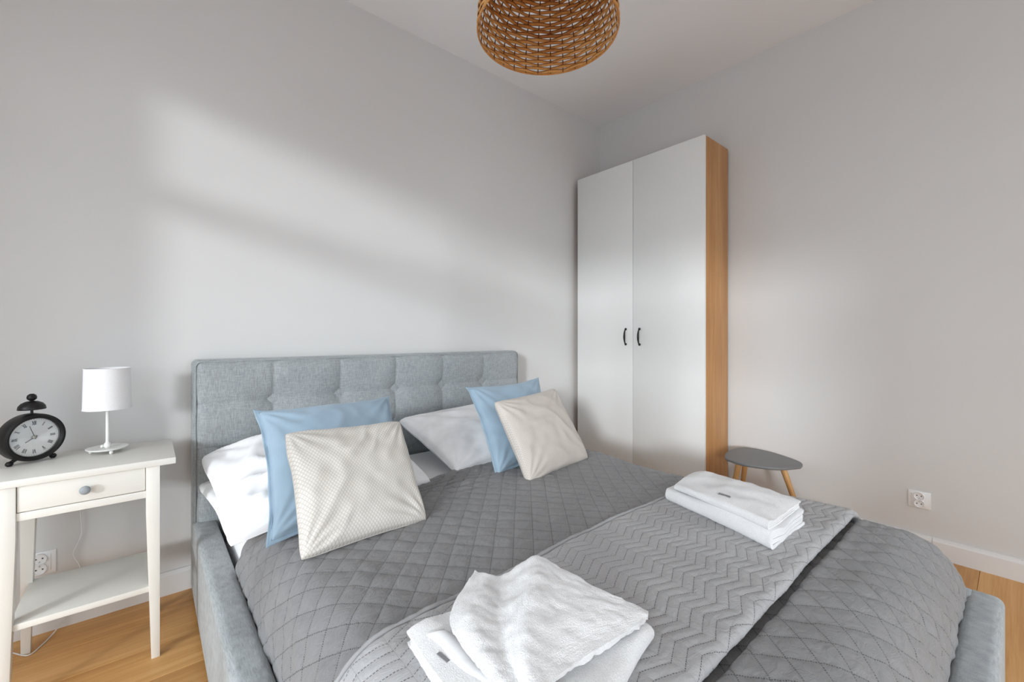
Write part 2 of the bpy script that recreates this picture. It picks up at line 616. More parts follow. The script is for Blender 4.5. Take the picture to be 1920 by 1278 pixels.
# ------------------------------------------------------------------ wardrobe
WY0, WY1, WXF, WH = -1.093, -0.056, -0.351, 2.36
wd = thing('wardrobe', (-0.17, -0.575, 0), 'tall white two-door wardrobe with oak sides and black handles in the corner', 'wardrobe')
ct = 0.018
xb = -0.018
box('side_panel', (WXF + 0.021, xb, WY0, WY0 + ct, 0, WH), 'oak_veneer', wd, 0.001)
box('side_panel', (WXF + 0.021, xb, WY1 - ct, WY1, 0, WH), 'oak_veneer', wd, 0.001)
box('top_panel', (WXF + 0.021, xb, WY0 + ct, WY1 - ct, WH - ct, WH), 'oak_veneer', wd, 0.001)
box('bottom_panel', (WXF + 0.021, xb, WY0 + ct, WY1 - ct, 0.06, 0.06 + ct), 'oak_veneer', wd, 0.001)
box('plinth', (WXF + 0.05, WXF + 0.068, WY0 + ct, WY1 - ct, 0, 0.06), 'oak_veneer', wd, 0.001)
box('back_panel', (xb - 0.006, xb, WY0 + ct, WY1 - ct, 0.06, WH - ct), 'oak_veneer', wd, 0.0)
ym = (WY0 + WY1) / 2
for s, (a, b) in ((1, (ym + 0.002, WY1)), (-1, (WY0, ym - 0.002))):
    d = box('door', (WXF, WXF + 0.019, a, b, 0.012, WH), 'door_white', wd, 0.0012)
    hy = ym + s * 0.057
    m = MB()
    pts = []
    z0, z1 = 1.043, 1.152
    for q in np.linspace(0, 1, 17):
        bow = 0.024 * (math.sin(PI * q) ** 0.30) if 0 < q < 1 else 0.0
        pts.append((WXF - bow, hy + s * 0.0 , z0 + (z1 - z0) * q))
    rad = [0.0042 + 0.0032 * math.sin(PI * q) ** 2 for q in np.linspace(0, 1, 17)]
    m.tube(pts, rad, 10)
    for zz in (z0, z1):
        m.lathe([(0.0, 0.0), (0.006, 0.0008), (0.0088, 0.004), (0.0085, 0.008), (0.006, 0.0122), (0, 0.0125)], (WXF - 0.0125, hy, zz), 14, 'x')
    tag(m.build('handle', 'black_metal', d, smooth=True), 'black bow handle')

# ------------------------------------------------------------------ bed
BX0, BX1, BYF, BYH = -2.857, -1.060, -2.335, -0.150
RZ = 0.33
bed = thing('bed', ((BX0 + BX1) / 2, -1.2, 0), 'double bed with grey linen upholstered frame and tufted headboard', 'bed')


def soft_bar(name, x0, x1, y0, y1, z0, z1, rt, mat, parent, nx=24, ny=24):
    """upholstered bar with generously rounded top edges"""
    def lin(a, b, n, r):
        t = np.linspace(0, PI / 2, 5)
        left = a + r - r * np.cos(t)
        return np.concatenate([left, np.linspace(a + r, b - r, n)[1:-1], (b - r + r * np.sin(t))])
    m = bmesh.new()
    bmesh.ops.create_cube(m, size=1.0)
    for v in m.verts:
        v.co = Vector((x0 if v.co.x < 0 else x1, y0 if v.co.y < 0 else y1, z0 if v.co.z < 0 else z1))
    ed = [e for e in m.edges if not all(abs(v.co.z - z0) < 1e-6 for v in e.verts)]
    bmesh.ops.bevel(m, geom=ed, offset=rt, segments=5, profile=0.5, affect='EDGES')
    V = [tuple(v.co) for v in m.verts]
    m.verts.index_update()
    F = [tuple(v.index for v in f.verts) for f in m.faces]
    m.free()
    return build(name, V, F, mat, parent, smooth='auto')


RW = 0.082
soft_bar('side_rail', BX0, BX0 + RW, BYF + RW - 0.03, -0.10, 0.03, RZ, 0.022, 'bed_linen', bed)
soft_bar('side_rail', BX1 - RW, BX1, BYF + RW - 0.03, -0.10, 0.03, RZ, 0.022, 'bed_linen', bed)
soft_bar('foot_rail', BX0, BX1, BYF, BYF + RW, 0.03, RZ, 0.022, 'bed_linen', bed)
box('slat_base', (BX0 + RW, BX1 - RW, BYF + RW, BYH, 0.20, 0.235), 'bed_base', bed, 0.0)
for lx in (BX0 + 0.06, BX1 - 0.06):
    for ly in (BYF + 0.06, -0.08):
        MB().lathe([(0, 0), (0.022, 0), (0.026, 0.031), (0, 0.031)], (lx, ly, 0), 16).build('leg', 'black_metal', bed)
# headboard: a bordered box and a tufted front panel
soft_bar('headboard_frame', BX0, BX1, -0.135, -0.022, 0.03, 1.003, 0.022, 'bed_linen', bed)
nx, nz = 300, 160
hx = np.linspace(BX0 + 0.012, BX1 - 0.012, nx); hz = np.linspace(0.18, 0.993, nz)
GX, GZ = np.meshgrid(hx, hz, indexing='ij')
cxs = [BX0 + 0.2985 * k for k in range(1, 6)]; rzs = [0.817, 0.628, 0.44, 0.25]
dx = np.min([np.abs(GX - c) for c in cxs], axis=0); dz = np.min([np.abs(GZ - c) for c in rzs], axis=0)
dep = 0.0075 * (np.exp(-dx / 0.010) + 0.8 * np.exp(-dz / 0.009)) + 0.006 * (np.exp(-(dx / 0.05) ** 2) + np.exp(-(dz / 0.05) ** 2))
pin = np.zeros_like(GX)
for c in cxs:
    for r_ in rzs:
        rr = np.hypot((GX - c) * 0.9, GZ - r_)
        pin += 0.026 * np.exp(-rr / 0.021) + 0.008 * np.exp(-(rr / 0.10) ** 2)
ex = np.minimum(GX - BX0 - 0.012, BX1 - 0.012 - GX); ez = 0.993 - GZ
edge = 0.028 * (np.exp(-ex / 0.011) + np.exp(-ez / 0.011))
YY = -0.168 + np.minimum(dep + pin + edge + 0.002 * fbm(GX * 9, GZ * 9, 3), 0.036)
P = np.stack([GX, YY, GZ], axis=2)
build('tufted_panel', P.reshape(-1, 3), gridfaces(nx, nz), 'bed_linen', bed, smooth=True)
m = MB()
r = 0.02
path = [(BX0 + 0.009, -0.139, 0.2)] + [(BX0 + 0.009, -0.139, 0.97)] + [(BX0 + 0.009 + r - r * math.cos(t), -0.139, 0.974 + r * math.sin(t)) for t in np.linspace(0, PI / 2, 6)] + \
       [(BX1 - 0.009 - r + r * math.sin(t), -0.139, 0.974 + r * math.cos(t)) for t in np.linspace(0, PI / 2, 6)] + [(BX1 - 0.009, -0.139, 0.97), (BX1 - 0.009, -0.139, 0.2)]
m.tube(path, 0.0042, 8).build('piping', 'bed_linen', bed, smooth=True)

# mattress with fitted sheet
MX0, MX1, MY0, MY1, MZ = -2.755, -1.162, -2.225, -0.175, 0.465
ms = soft_bar('mattress', MX0, MX1, MY0, MY1, 0.236, MZ, 0.085, 'sheet_white', None)
tag(ms, 'mattress in a white fitted sheet, bare between the white pillows', 'mattress')

# ------------------------------------------------------------------ quilt
QX0, QX1, QYF = -2.774, -1.142, -2.254
ZT = 0.507


def edge_profile(a, b, nflat, rh, rv, both=True, narc=26, tail=0.03):
    """positions, drops and arc lengths of a cloth that rounds over its edge(s): a < b"""
    t = np.linspace(0, PI / 2, narc)
    X = list(a + rh * (1 - np.cos(t[::-1]) ** 1.0)) if False else None
    xs, ds = [], []
    # left edge from the bottom up
    for q in np.linspace(1, 0, 5)[:-1]:
        xs.append(a); ds.append(rv + tail * q)
    for q in t:
        xs.append(a + rh * (1 - math.cos(q))); ds.append(rv * (1 - math.sin(q)))
    if both:
        fx = np.linspace(a + rh, b - rh, nflat)[1:-1]
    else:
        fx = np.linspace(a + rh, b, nflat)[1:]
    xs += list(fx); ds += [0.0] * len(fx)
    if both:
        for q in t[::-1]:
            xs.append(b - rh * (1 - math.cos(q))); ds.append(rv * (1 - math.sin(q)))
        for q in np.linspace(0, 1, 5)[1:]:
            xs.append(b); ds.append(rv + tail * q)
    xs = np.array(xs); ds = np.array(ds)
    al = np.concatenate([[0], np.cumsum(np.hypot(np.diff(xs), np.diff(ds)))])
    return xs, ds, al


SX, SD, SU = edge_profile(QX0, QX1, 225, 0.135, 0.165)
FY, FD, FV = edge_profile(QYF, -0.70, 220, 0.15, 0.165, both=False)


def foot_drop(yv):
    """drop of the surface at the foot for arbitrary y"""
    e = np.clip((yv - QYF) / 0.15, 0, 1)
    return 0.165 * (1 - np.sqrt(np.clip(1 - (1 - e) ** 2, 0, 1)))


def quilt_top(x, y):
    return ZT + 0.010 * np.exp(-((x + 1.95) / 0.6) ** 2) + 0.006 * np.exp(-((y + 1.95) / 0.30) ** 2) - 0.014 * sstep(-1.0, -0.70, y) \
        - 0.012 * np.exp(-((y + 1.30) / 0.22) ** 2) * sstep(-2.0, -1.4, x) + 0.004 * fbm(x * 3.1, y * 3.1, 5) - 0.024 * sstep(-2.036, -2.020, y) * (1 - sstep(-1.98, -1.78, y))


XX, YYg = np.meshgrid(SX, FY, indexing='ij')
DD = np.power(np.power(SD[:, None], 2.2) + np.power(FD[None, :], 2.2), 1 / 2.2)
DD = np.minimum(DD, 0.195)
UU, VV = np.meshgrid(SU, FV, indexing='ij')
P = np.stack([XX, YYg, quilt_top(XX, YYg) - DD], axis=2)
# the head edge of the quilt: nearer the headboard in the middle
hs = sstep(-1.0, -0.70, P[..., 1])
P[..., 1] += hs * (0.035 * np.sin(P[..., 0] * 4.1 + 1.2) - 0.012 - 0.02 * sstep(-2.5, -2.75, P[..., 0]))
N = grid_normals(P); N *= np.sign(N[..., 2:3].mean())
fa = UU / QA + VV / QB; fb = UU / QA - VV / QB
k = QA * QB / math.hypot(QA, QB)
dA = np.abs(fa - np.round(fa)) * k; dB = np.abs(fb - np.round(fb)) * k
puff = 0.0042 * (1 - np.exp(-np.minimum(dA, dB) / 0.008))
wr_ = 0.0024 * fbm(UU * 16, VV * 16, 9) + 0.0022 * np.abs(vnoise(UU * 22 + 3 * vnoise(UU * 5, VV * 5, 1), VV * 30, 13)) + 0.003 * sstep(0.01, 0.09, DD) * vnoise(UU * 45, VV * 14, 14)
# gathers beside the left cushions
gm = np.exp(-(((XX + 2.08) / 0.15) ** 2 + ((YYg + 0.86) / 0.12) ** 2))
gat = 0.024 * gm * (np.abs(np.sin((YYg + 0.10 * XX) * PI / 0.046 + 1.6 * vnoise(XX * 7, YYg * 7, 4))) ** 0.6 - 0.6)
# long creases where the cloth is tucked at the right side and the foot
tk = sstep(0.02, 0.11, DD) * (0.35 + 0.65 * sstep(-1.85, -2.1, YYg))
fold = 0.0065 * tk * np.sin((UU - 0.55 * VV) * 2 * PI / 0.062 + 3 * vnoise(UU * 6, VV * 6, 2)) * (0.5 + 0.5 * vnoise(UU * 5, VV * 3, 8))
P = P + N * (puff + wr_ + gat + fold)[..., None]
q = build('quilt', P.reshape(-1, 3), gridfaces(len(SX), len(FY)), 'quilt_grey', None, smooth=True, uv=np.stack([UU, VV], 2).reshape(-1, 2))
md = q.modifiers.new('thickness', 'SOLIDIFY'); md.thickness = 0.006; md.offset = -1
tag(q, 'dark grey quilt with diamond stitching spread over the bed', 'quilt')

# ------------------------------------------------------------------ folded throw across the bed
TX, TD, TU = edge_profile(QX0 + 0.002, QX1 - 0.002, 300, 0.135, 0.165, tail=0.012)
nt = 96
tt = np.linspace(0, 1, nt)
rows = []
up = []
wv = 0.005 * fbm(TU * 7, TU * 0 + 3.3, 21)
for kx in range(len(TX)):
    x = TX[kx]
    y1 = -1.532 - 0.022 * (x + 1.95) / -0.8 + 0.003 * math.sin(x * 9)
    y2 = -2.001 + 0.6 * wv[kx]
    ys = y1 + (y2 - y1) * tt
    hh = 0.0125 + 0.030 * sstep(0.5, 1.0, tt)
    hh = hh - 0.004 * np.exp(-((tt - 0.030) / 0.006) ** 2) - 0.010 * np.exp(-tt / 0.006)
    a = np.linspace(0, PI, 9)[1:-1]
    hb = 0.014
    r2 = (hh[-1] - hb) / 2
    ys = np.concatenate([ys, y2 - r2 * 1.2 * np.sin(a), y2 + (y1 - y2) * np.linspace(0, 1, 30)])
    hs_ = np.concatenate([hh, hb + r2 + r2 * np.cos(a), 0.004 + (hb - 0.004) * np.exp(-np.linspace(0, 1, 30) * 6)])
    rows.append((ys, hs_))
Yt = np.array([r_[0] for r_ in rows]); Ht = np.array([r_[1] for r_ in rows])
Xt = np.repeat(TX[:, None], Yt.shape[1], 1); Dt = np.repeat(TD[:, None], Yt.shape[1], 1)
Ut = np.repeat(TU[:, None], Yt.shape[1], 1)
Vt = np.concatenate([[0], np.cumsum(np.hypot(np.diff(Yt[150]), np.diff(Ht[150])))])
Vt = np.repeat(Vt[None, :], Yt.shape[0], 0)
S = np.stack([Xt, Yt, quilt_top(Xt, Yt) - Dt], 2)
# outward direction of the support across the bed
tx = np.gradient(TX); td = -np.gradient(TD)
nn = np.stack([-td, 0 * tx, tx], 1); nn /= np.linalg.norm(nn, axis=1, keepdims=True)
tri = np.abs(2 * np.mod(Ut / CHP, 1.0) - 1)
f = (Vt - CHA * tri) / CHS
dl = np.abs(f - np.round(f)) * CHS
dc = np.abs(Ut / (CHP / 2) - np.round(Ut / (CHP / 2))) * CHP / 2
pf = 0.0028 * (1 - np.exp(-dl / 0.004)) - 0.0012 * np.exp(-dc / 0.004) + 0.0022 * fbm(Ut * 9, Vt * 9, 31)
top = np.zeros(Yt.shape[1]); top[:nt + 7] = 1.0
P = S + nn[:, None, :] * (Ht + pf * top[None, :] + 0.002)[..., None]
t = build('folded_throw', P.reshape(-1, 3), gridfaces(len(TX), Yt.shape[1]), 'throw_grey', None, smooth=True, uv=np.stack([Ut, Vt], 2).reshape(-1, 2))
tag(t, 'light grey folded throw with chevron stitching laid across the foot of the bed', 'throw')
# bound hem along its upper edge
Bp = P[:, 0:4, :] + nn[:, None, :] * np.array([0.0005, 0.0026, 0.0026, 0.0010])[None, :, None]
bd = build('binding', Bp.reshape(-1, 3), gridfaces(len(TX), 4), 'binding_grey', t, smooth=True)
md = bd.modifiers.new('thickness', 'SOLIDIFY'); md.thickness = 0.002; md.offset = -1


# ------------------------------------------------------------------ pillows
def pillow(name, BL, BR, TL, TR, tf, tb, mat, label, cat, group, seed=0, inset=0.06, flange=0.0, n=64, wr=0.004, pw=0.42, bend=0.0, fold=0.6, fdir=0.9):
    """soft cushion stretched between four corners; front side thickness tf, back side tb"""
    BL, BR, TL, TR = (np.array(c, float) for c in (BL, BR, TL, TR))
    mc = (BL + BR + TL + TR) / 4
    BL, BR, TL, TR = (mc + (c - mc) * 1.03 for c in (BL, BR, TL, TR))
    W = (np.linalg.norm(BR - BL) + np.linalg.norm(TR - TL)) / 2; Hh = (np.linalg.norm(TL - BL) + np.linalg.norm(TR - BR)) / 2
    s = np.sin(np.linspace(-PI / 2, PI / 2, n)); s = 0.55 * s + 0.45 * np.linspace(-1, 1, n)
    U, V = np.meshgrid(s, s, indexing='ij')
    iu = inset * (1 - V ** 2) ** 1.0; iv = inset * (1 - U ** 2) ** 1.0
    u = U * (1 - iu) ; v = V * (1 - iv)
    u = u + 0.012 * vnoise(V * 3.3, U * 0.4 + 5, seed) * np.abs(U) ** 4
    v = v + 0.012 * vnoise(U * 3.3, V * 0.4 + 9, seed + 1) * np.abs(V) ** 4
    cr_ = 1 - (0.035 if not flange else -0.01) * np.abs(U * V) ** 7
    u = u * cr_; v = v * cr_
    a = (u + 1) / 2; b = (v + 1) / 2
    mid = BL * ((1 - a) * (1 - b))[..., None] + BR * (a * (1 - b))[..., None] + TL * ((1 - a) * b)[..., None] + TR * (a * b)[..., None]
    nrm = np.cross(BR - BL, TL - BL) + np.cross(TR - TL, TR - BR)
    nrm /= np.linalg.norm(nrm)
    mid = mid + nrm * (bend * (1 - U ** 2) * (1 - 0.3 * V ** 2))[..., None]
    fx = (W - 2 * flange) / W; fy = (Hh - 2 * flange) / Hh
    uu = np.clip(U / fx, -1, 1); vv_ = np.clip(V / fy, -1, 1)
    th = np.power(np.clip((1 - uu ** 2) * (1 - vv_ ** 2), 0, 1), pw)
    # wrinkles radiating from the corners and along the sides
    wrk = np.zeros_like(U)
    for k, (cu, cv) in enumerate(((-1, -1), (1, -1), (-1, 1), (1, 1))):
        rr = np.hypot(U - cu, V - cv); an = np.arctan2(V - cv, U - cu)
        wrk += np.exp(-rr / 0.42) * sstep(0.05, 0.3, rr) * np.sin(an * 15 + seed * 1.7 + k + 2 * vnoise(U * 2, V * 2, seed + k))
    wrk += 0.55 * vnoise(U * 2.3 + V * 1.2 + seed, V * 1.6, seed + 3) + 0.25 * vnoise(U * 6, V * 6, seed + 7)
    wrk += fold * (1 - np.abs(np.mod(U * 1.3 * math.cos(fdir) + V * 1.3 * math.sin(fdir) + 0.55 * vnoise(U * 1.4, V * 1.4, seed + 21), 0.62) / 0.31 - 1)) ** 2.2 * sstep(-0.5, 0.4, vnoise(U * 1.7 + 4, V * 1.7, seed + 23))
    edgew = np.power(np.clip((1 - U ** 2) * (1 - V ** 2), 0, 1), 0.35)
    front = mid + nrm * (tf * th + wr * wrk * edgew * 1.6)[..., None]
    back = mid - nrm * (tb * th + 0.5 * wr * wrk * edgew)[..., None]
    # ripple of the flange / seam
    rim = (1 - edgew)[..., None]
    rip = (0.0035 if flange else 0.0015) * (vnoise(U * 7, V * 7, seed + 11))[..., None] * rim * nrm
    front = front + rip + nrm * 0.0012; back = back + rip - nrm * 0.0012
    Vv = np.concatenate([front.reshape(-1, 3), back.reshape(-1, 3)])
    F = gridfaces(n, n)
    o = n * n
    F2 = [tuple(reversed([i + o for i in f_])) for f_ in F]
    ring = [i * n for i in range(n)] + [(n - 1) * n + j for j in range(1, n)] + [i * n + n - 1 for i in range(n - 2, -1, -1)] + [j for j in range(n - 2, 0, -1)]
    F3 = [(ring[i], ring[(i + 1) % len(ring)], ring[(i + 1) % len(ring)] + o, ring[i] + o) for i in range(len(ring))]
    uv = np.stack([(U + 1) / 2 * W, (V + 1) / 2 * Hh], 2).reshape(-1, 2)
    uv = np.concatenate([uv, uv])
    org = (BL + BR) / 2
    root = thing(name, tuple(org), label, cat, group)
    build('cover', Vv, F + F2 + F3, mat, root, smooth=True, uv=uv)
    # seam cord round the edge
    rp = [front.reshape(-1, 3)[i] * 0.5 + back.reshape(-1, 3)[i] * 0.5 for i in ring[::2]]
    if flange:
        inner = []
        for i in ring[::2]:
            pu, pv = i // n, i % n
            inner.append(None)
        # stitched line between flange and body
        L = []
        q = np.linspace(-1, 1, 40)
        for (au, av) in [(x_, -1) for x_ in q] + [(1, x_) for x_ in q[1:]] + [(x_, 1) for x_ in q[::-1][1:]] + [(-1, x_) for x_ in q[::-1][1:-1]]:
            iu_ = int(round(np.argmin(np.abs(s - au * fx)))); iv_ = int(round(np.argmin(np.abs(s - av * fy))))
            L.append(front[iu_, iv_] + nrm * 0.0005)
        Lp = [L[0]]
        for p_ in L[1:]:
            if np.linalg.norm(p_ - Lp[-1]) > 1e-4: Lp.append(p_)
        MB().tube(Lp, 0.0011, 6, closed=True).build('seam', mat, root, smooth=True)
    else:
        MB().tube(rp, 0.0016, 6, closed=True).build('seam', mat, root, smooth=True)
    return root


gp = 'white sleeping pillows'
pillow('sleeping_pillow', (-2.806, -0.79, 0.468), (-2.10, -0.76, 0.492), (-2.842, -0.19, 0.490), (-2.10, -0.24, 0.52), 0.060, 0.018, 'pillow_white',
       'white sleeping pillow squashed underneath another one at the left', 'pillow', gp, 3, 0.05, wr=0.009, fold=1.2, pw=0.36)
pillow('sleeping_pillow', (-2.812, -0.84, 0.475), (-2.11, -0.80, 0.50), (-2.832, -0.20, 0.600), (-2.12, -0.20, 0.64), 0.085, 0.006, 'pillow_white',
       'white sleeping pillow lying on top of another one at the left', 'pillow', gp, 5, 0.05, wr=0.012, bend=0.035, fold=1.5, fdir=0.5, pw=0.36)
pillow('sleeping_pillow', (-1.953, -0.745, 0.497), (-1.27, -0.72, 0.50), (-1.985, -0.235, 0.650), (-1.27, -0.21, 0.66), 0.085, 0.05, 'pillow_white',
       'single white sleeping pillow propped behind the right-hand blue cushion', 'pillow', gp, 8, 0.05, wr=0.009, fold=1.0, fdir=2.2, pw=0.36)
gc = 'decorative cushions'
pillow('cushion', (-2.737, -0.985, 0.515), (-2.262, -0.97, 0.515), (-2.705, -0.60, 0.833), (-2.212, -0.60, 0.838), 0.070, 0.060, 'blue_cotton',
       'light blue flanged cushion behind the cream lattice cushion', 'cushion', gc, 12, 0.085, flange=0.013, wr=0.007, pw=0.33)
pillow('cushion', (-2.694, -1.147, 0.518), (-2.325, -1.14, 0.518), (-2.678, -0.90, 0.800), (-2.292, -0.88, 0.784), 0.055, 0.05, 'beige_lattice',
       'cream lattice-weave cushion, the front one on the left', 'cushion', gc, 15, 0.055, wr=0.007, pw=0.33, fdir=-0.9)
pillow('cushion', (-1.867, -0.925, 0.505), (-1.400, -0.84, 0.510), (-1.794, -0.60, 0.846), (-1.302, -0.585, 0.858), 0.058, 0.052, 'blue_cotton',
       'light blue flanged cushion behind the taupe cushion', 'cushion', gc, 19, 0.08, flange=0.013, wr=0.006, pw=0.33)
pillow('cushion', (-1.823, -1.075, 0.505), (-1.372, -1.006, 0.507), (-1.822, -0.85, 0.806), (-1.377, -0.78, 0.823), 0.058, 0.05, 'taupe_lattice',
       'taupe satin cushion, the front one on the right', 'cushion', gc, 23, 0.06, wr=0.006, pw=0.33)


# ------------------------------------------------------------------ towels
def throw_z(x, y):
    """top of the throw at a point of the bed"""
    return quilt_top(x, y) + 0.0145 + 0.030 * sstep(0.5, 1.0, (-1.535 - y) / 0.468)


def towel_fold(name, quad, z0, layers, th, mat, parent, seed=0, crown=0.0):
    """terry cloth folded over at one side: nested C-shaped layers in a plan quad
    (fold start, fold end, open start, open end); z0 = height above the throw"""
    fs, fe, os_, oe = (np.array(c, float) for c in quad)
    Wd = (np.linalg.norm(os_ - fs) + np.linalg.norm(oe - fe)) / 2
    Lg = (np.linalg.norm(fe - fs) + np.linalg.norm(oe - os_)) / 2
    Ht_ = 2 * layers * th
    nl = 56
    e_ = np.linspace(-1, 1, nl); sl = 0.5 + 0.5 * (0.75 * e_ + 0.25 * np.sin(e_ * PI / 2))
    for k in range(layers):
        r_out = Ht_ / 2 - k * th
        r_in = r_out - th * 0.95
        czl = Ht_ / 2
        xe = Wd - 0.007 * k - (0.005 if k % 2 else 0)
        t = np.linspace(PI / 2, 3 * PI / 2, 13)
        rn = th * 0.47
        tip = np.linspace(PI / 2, -PI / 2, 5)[1:-1]
        xs = np.linspace(xe, Ht_ / 2, 22)
        prof = [(x, czl + r_out) for x in xs] + [(Ht_ / 2 + r_out * math.cos(q), czl + r_out * math.sin(q)) for q in t[1:-1]] + [(x, czl - r_out) for x in xs[::-1]]
        prof += [(xe + rn * math.cos(q), czl - (r_out + r_in) / 2 - rn * math.sin(q)) for q in tip]
        prof += [(x, czl - r_in) for x in xs] + [(Ht_ / 2 + r_in * math.cos(q), czl + r_in * math.sin(q)) for q in t[::-1][1:-1]] + [(x, czl + r_in) for x in xs[::-1]]
        prof += [(xe + rn * math.cos(q), czl + (r_out + r_in) / 2 - rn * math.sin(q)) for q in tip]
        prof = np.array(prof)
        npf = len(prof)
        Pm = np.zeros((nl, npf, 3))
        for i, q in enumerate(sl):
            en = abs(2 * q - 1)
            px = prof[:, 0] + 0.004 * vnoise(np.full(npf, q * 5 + seed), prof[:, 1] * 35, seed + k)
            b_ = px / Wd
            top = np.clip(prof[:, 1] / Ht_, 0, 1)
            rn_ = 1 - 0.16 * en ** 9
            pz = prof[:, 1] * rn_ + top * (0.007 * fbm(b_ * 2.6 + seed, np.full(npf, q * 2.8), seed + 5) + crown * (1 - en ** 2) * np.clip(1 - (2 * b_ - 1) ** 2, 0, 1))
            qq = q + 0.012 * vnoise(b_ * 3.0, prof[:, 1] * 30 + k, seed + 3) * en ** 8
            fp = fs + (fe - fs) * qq[:, None]; op = os_ + (oe - os_) * qq[:, None]
            xy = fp + (op - fp) * b_[:, None]
            Pm[i, :, :2] = xy
            Pm[i, :, 2] = throw_z(xy[:, 0], xy[:, 1]) + z0 + pz
        Pm[..., 2] += 0.0006 * vnoise(Pm[..., 0] * 420, Pm[..., 1] * 420 + Pm[..., 2] * 300, 77)
        F = []
        for i in range(nl - 1):
            for j in range(npf):
                j2 = (j + 1) % npf
                F.append((i * npf + j, (i + 1) * npf + j, (i + 1) * npf + j2, i * npf + j2))
        # end caps: quads between the outer and the inner run
        no = 22 + 11 + 22
        for e in (0, nl - 1):
            for j in range(no - 1):
                F.append((e * npf + j, e * npf + j + 1, e * npf + (no + 3) + (no - 2 - j), e * npf + (no + 3) + (no - 1 - j)))
        build(name, Pm.reshape(-1, 3), F, mat, parent, smooth='auto')
        if k == 0: outer = Pm
    return sl, prof, outer


# right-hand pair of towels
tr = thing('folded_towel', (-1.53, -1.73, 0.545), 'white bath towel folded flat, lowest of the pair near the stool', 'towel', 'white towels on the throw')
towel_fold('layer', ((-1.760, -1.938), (-1.612, -1.555), (-1.508, -1.945), (-1.345, -1.540)), 0.0, 2, 0.0125, 'terry_white', tr, 3)
tr2 = thing('folded_towel', (-1.53, -1.73, 0.595), 'white hand towel with a small grey tag, upper of the pair near the stool', 'towel', 'white towels on the throw')
_sl, _pr, _ou = towel_fold('layer', ((-1.752, -1.930), (-1.618, -1.590), (-1.512, -1.938), (-1.380, -1.585)), 0.049, 2, 0.0062, 'terry_white', tr2, 11, 0.010)
i0, j0 = 22, 19
ta, tb2, tc = _ou[i0, j0], _ou[i0 + 6, j0], _ou[i0, j0 - 1]
tn = (tc - ta); tn = tn / np.linalg.norm(tn) * 0.009
up_ = np.array([0, 0, 0.0012])
V = [p + q + dz * up_ for dz in (0, 2.2) for p, q in ((ta, 0 * tn), (tb2, 0 * tn), (tb2, tn), (ta, tn))]
tag(build('care_tag', V, BOXF, 'tag_grey', tr2), 'small grey tag')

# front pair: flat folded towel and a second one draped on it with a raised pleat
zf = 0.541
tf_ = thing('folded_towel', (-2.45, -1.75, zf), 'white bath towel folded flat, nearest the camera under the draped towel', 'towel', 'white towels on the throw')
_sl, _pr, _of = towel_fold('layer', ((-2.665, -2.010), (-2.290, -1.925), (-2.632, -1.625), (-2.395, -1.665)), 0.0, 2, 0.0105, 'terry_white', tf_, 6)


# flat woven border band and its tag on the lower towel
_tp = _of[:, :22, :].reshape(-1, 3)


def towel_top(x, y):
    d_ = np.hypot(_tp[:, 0] - x, _tp[:, 1] - y); i_ = np.argsort(d_)[:4]
    w_ = 1 / (d_[i_] + 1e-4)
    return float((_tp[i_, 2] * w_).sum() / w_.sum())


V = []
for q in np.linspace(0, 1, 36):
    for w_, up_ in ((0.0, 0.000), (0.12, 0.0035), (0.5, 0.0042), (0.88, 0.0038), (1.0, 0.001)):
        x_ = -2.617 + 0.006 * q + 0.030 * w_ + 0.003 * math.sin(q * 9); y_ = -1.668 - 0.215 * q - 0.020 * w_
        V.append((x_, y_, towel_top(x_, y_) + up_))
_bo = build('woven_band', V, gridfaces(36, 5), 'towel_band', tf_, smooth=True)
_sm = _bo.modifiers.new('thickness', 'SOLIDIFY'); _sm.thickness = 0.003; _sm.offset = -1
_z = towel_top(-2.622, -1.735) + 0.0008
tag(build('care_tag', [(-2.627, -1.722, _z), (-2.620, -1.722, _z), (-2.617, -1.750, _z), (-2.624, -1.750, _z), (-2.627, -1.722, _z + 0.0016), (-2.620, -1.722, _z + 0.0016), (-2.617, -1.750, _z + 0.0016), (-2.624, -1.750, _z + 0.0016)], BOXF, 'tag_grey', tf_), 'small grey tag')


def net_surface(ctrl, n):
    """Catmull-Rom surface through a control net"""
    C_ = np.array(ctrl, float)
    def cr(A, n):
        m_ = len(A)
        E_ = np.concatenate([[2 * A[0] - A[1]], A, [2 * A[-1] - A[-2]]])
        o = []
        for s_ in np.linspace(0, m_ - 1 - 1e-9, n):
            i = int(s_); t = s_ - i
            p0, p1, p2, p3 = E_[i], E_[i + 1], E_[i + 2], E_[i + 3]
            o.append(0.5 * (2 * p1 + (p2 - p0) * t + (2 * p0 - 5 * p1 + 4 * p2 - p3) * t * t + (3 * p1 - p0 - 3 * p2 + p3) * t ** 3))
        return np.array(o)
    A = cr(C_, n)
    return np.swapaxes(cr(np.swapaxes(A, 0, 1), n), 0, 1)


td_ = thing('folded_towel', (-2.45, -1.76, zf + 0.046), 'white hand towel draped with a raised pleat on top of the front towel', 'towel', 'white towels on the throw')
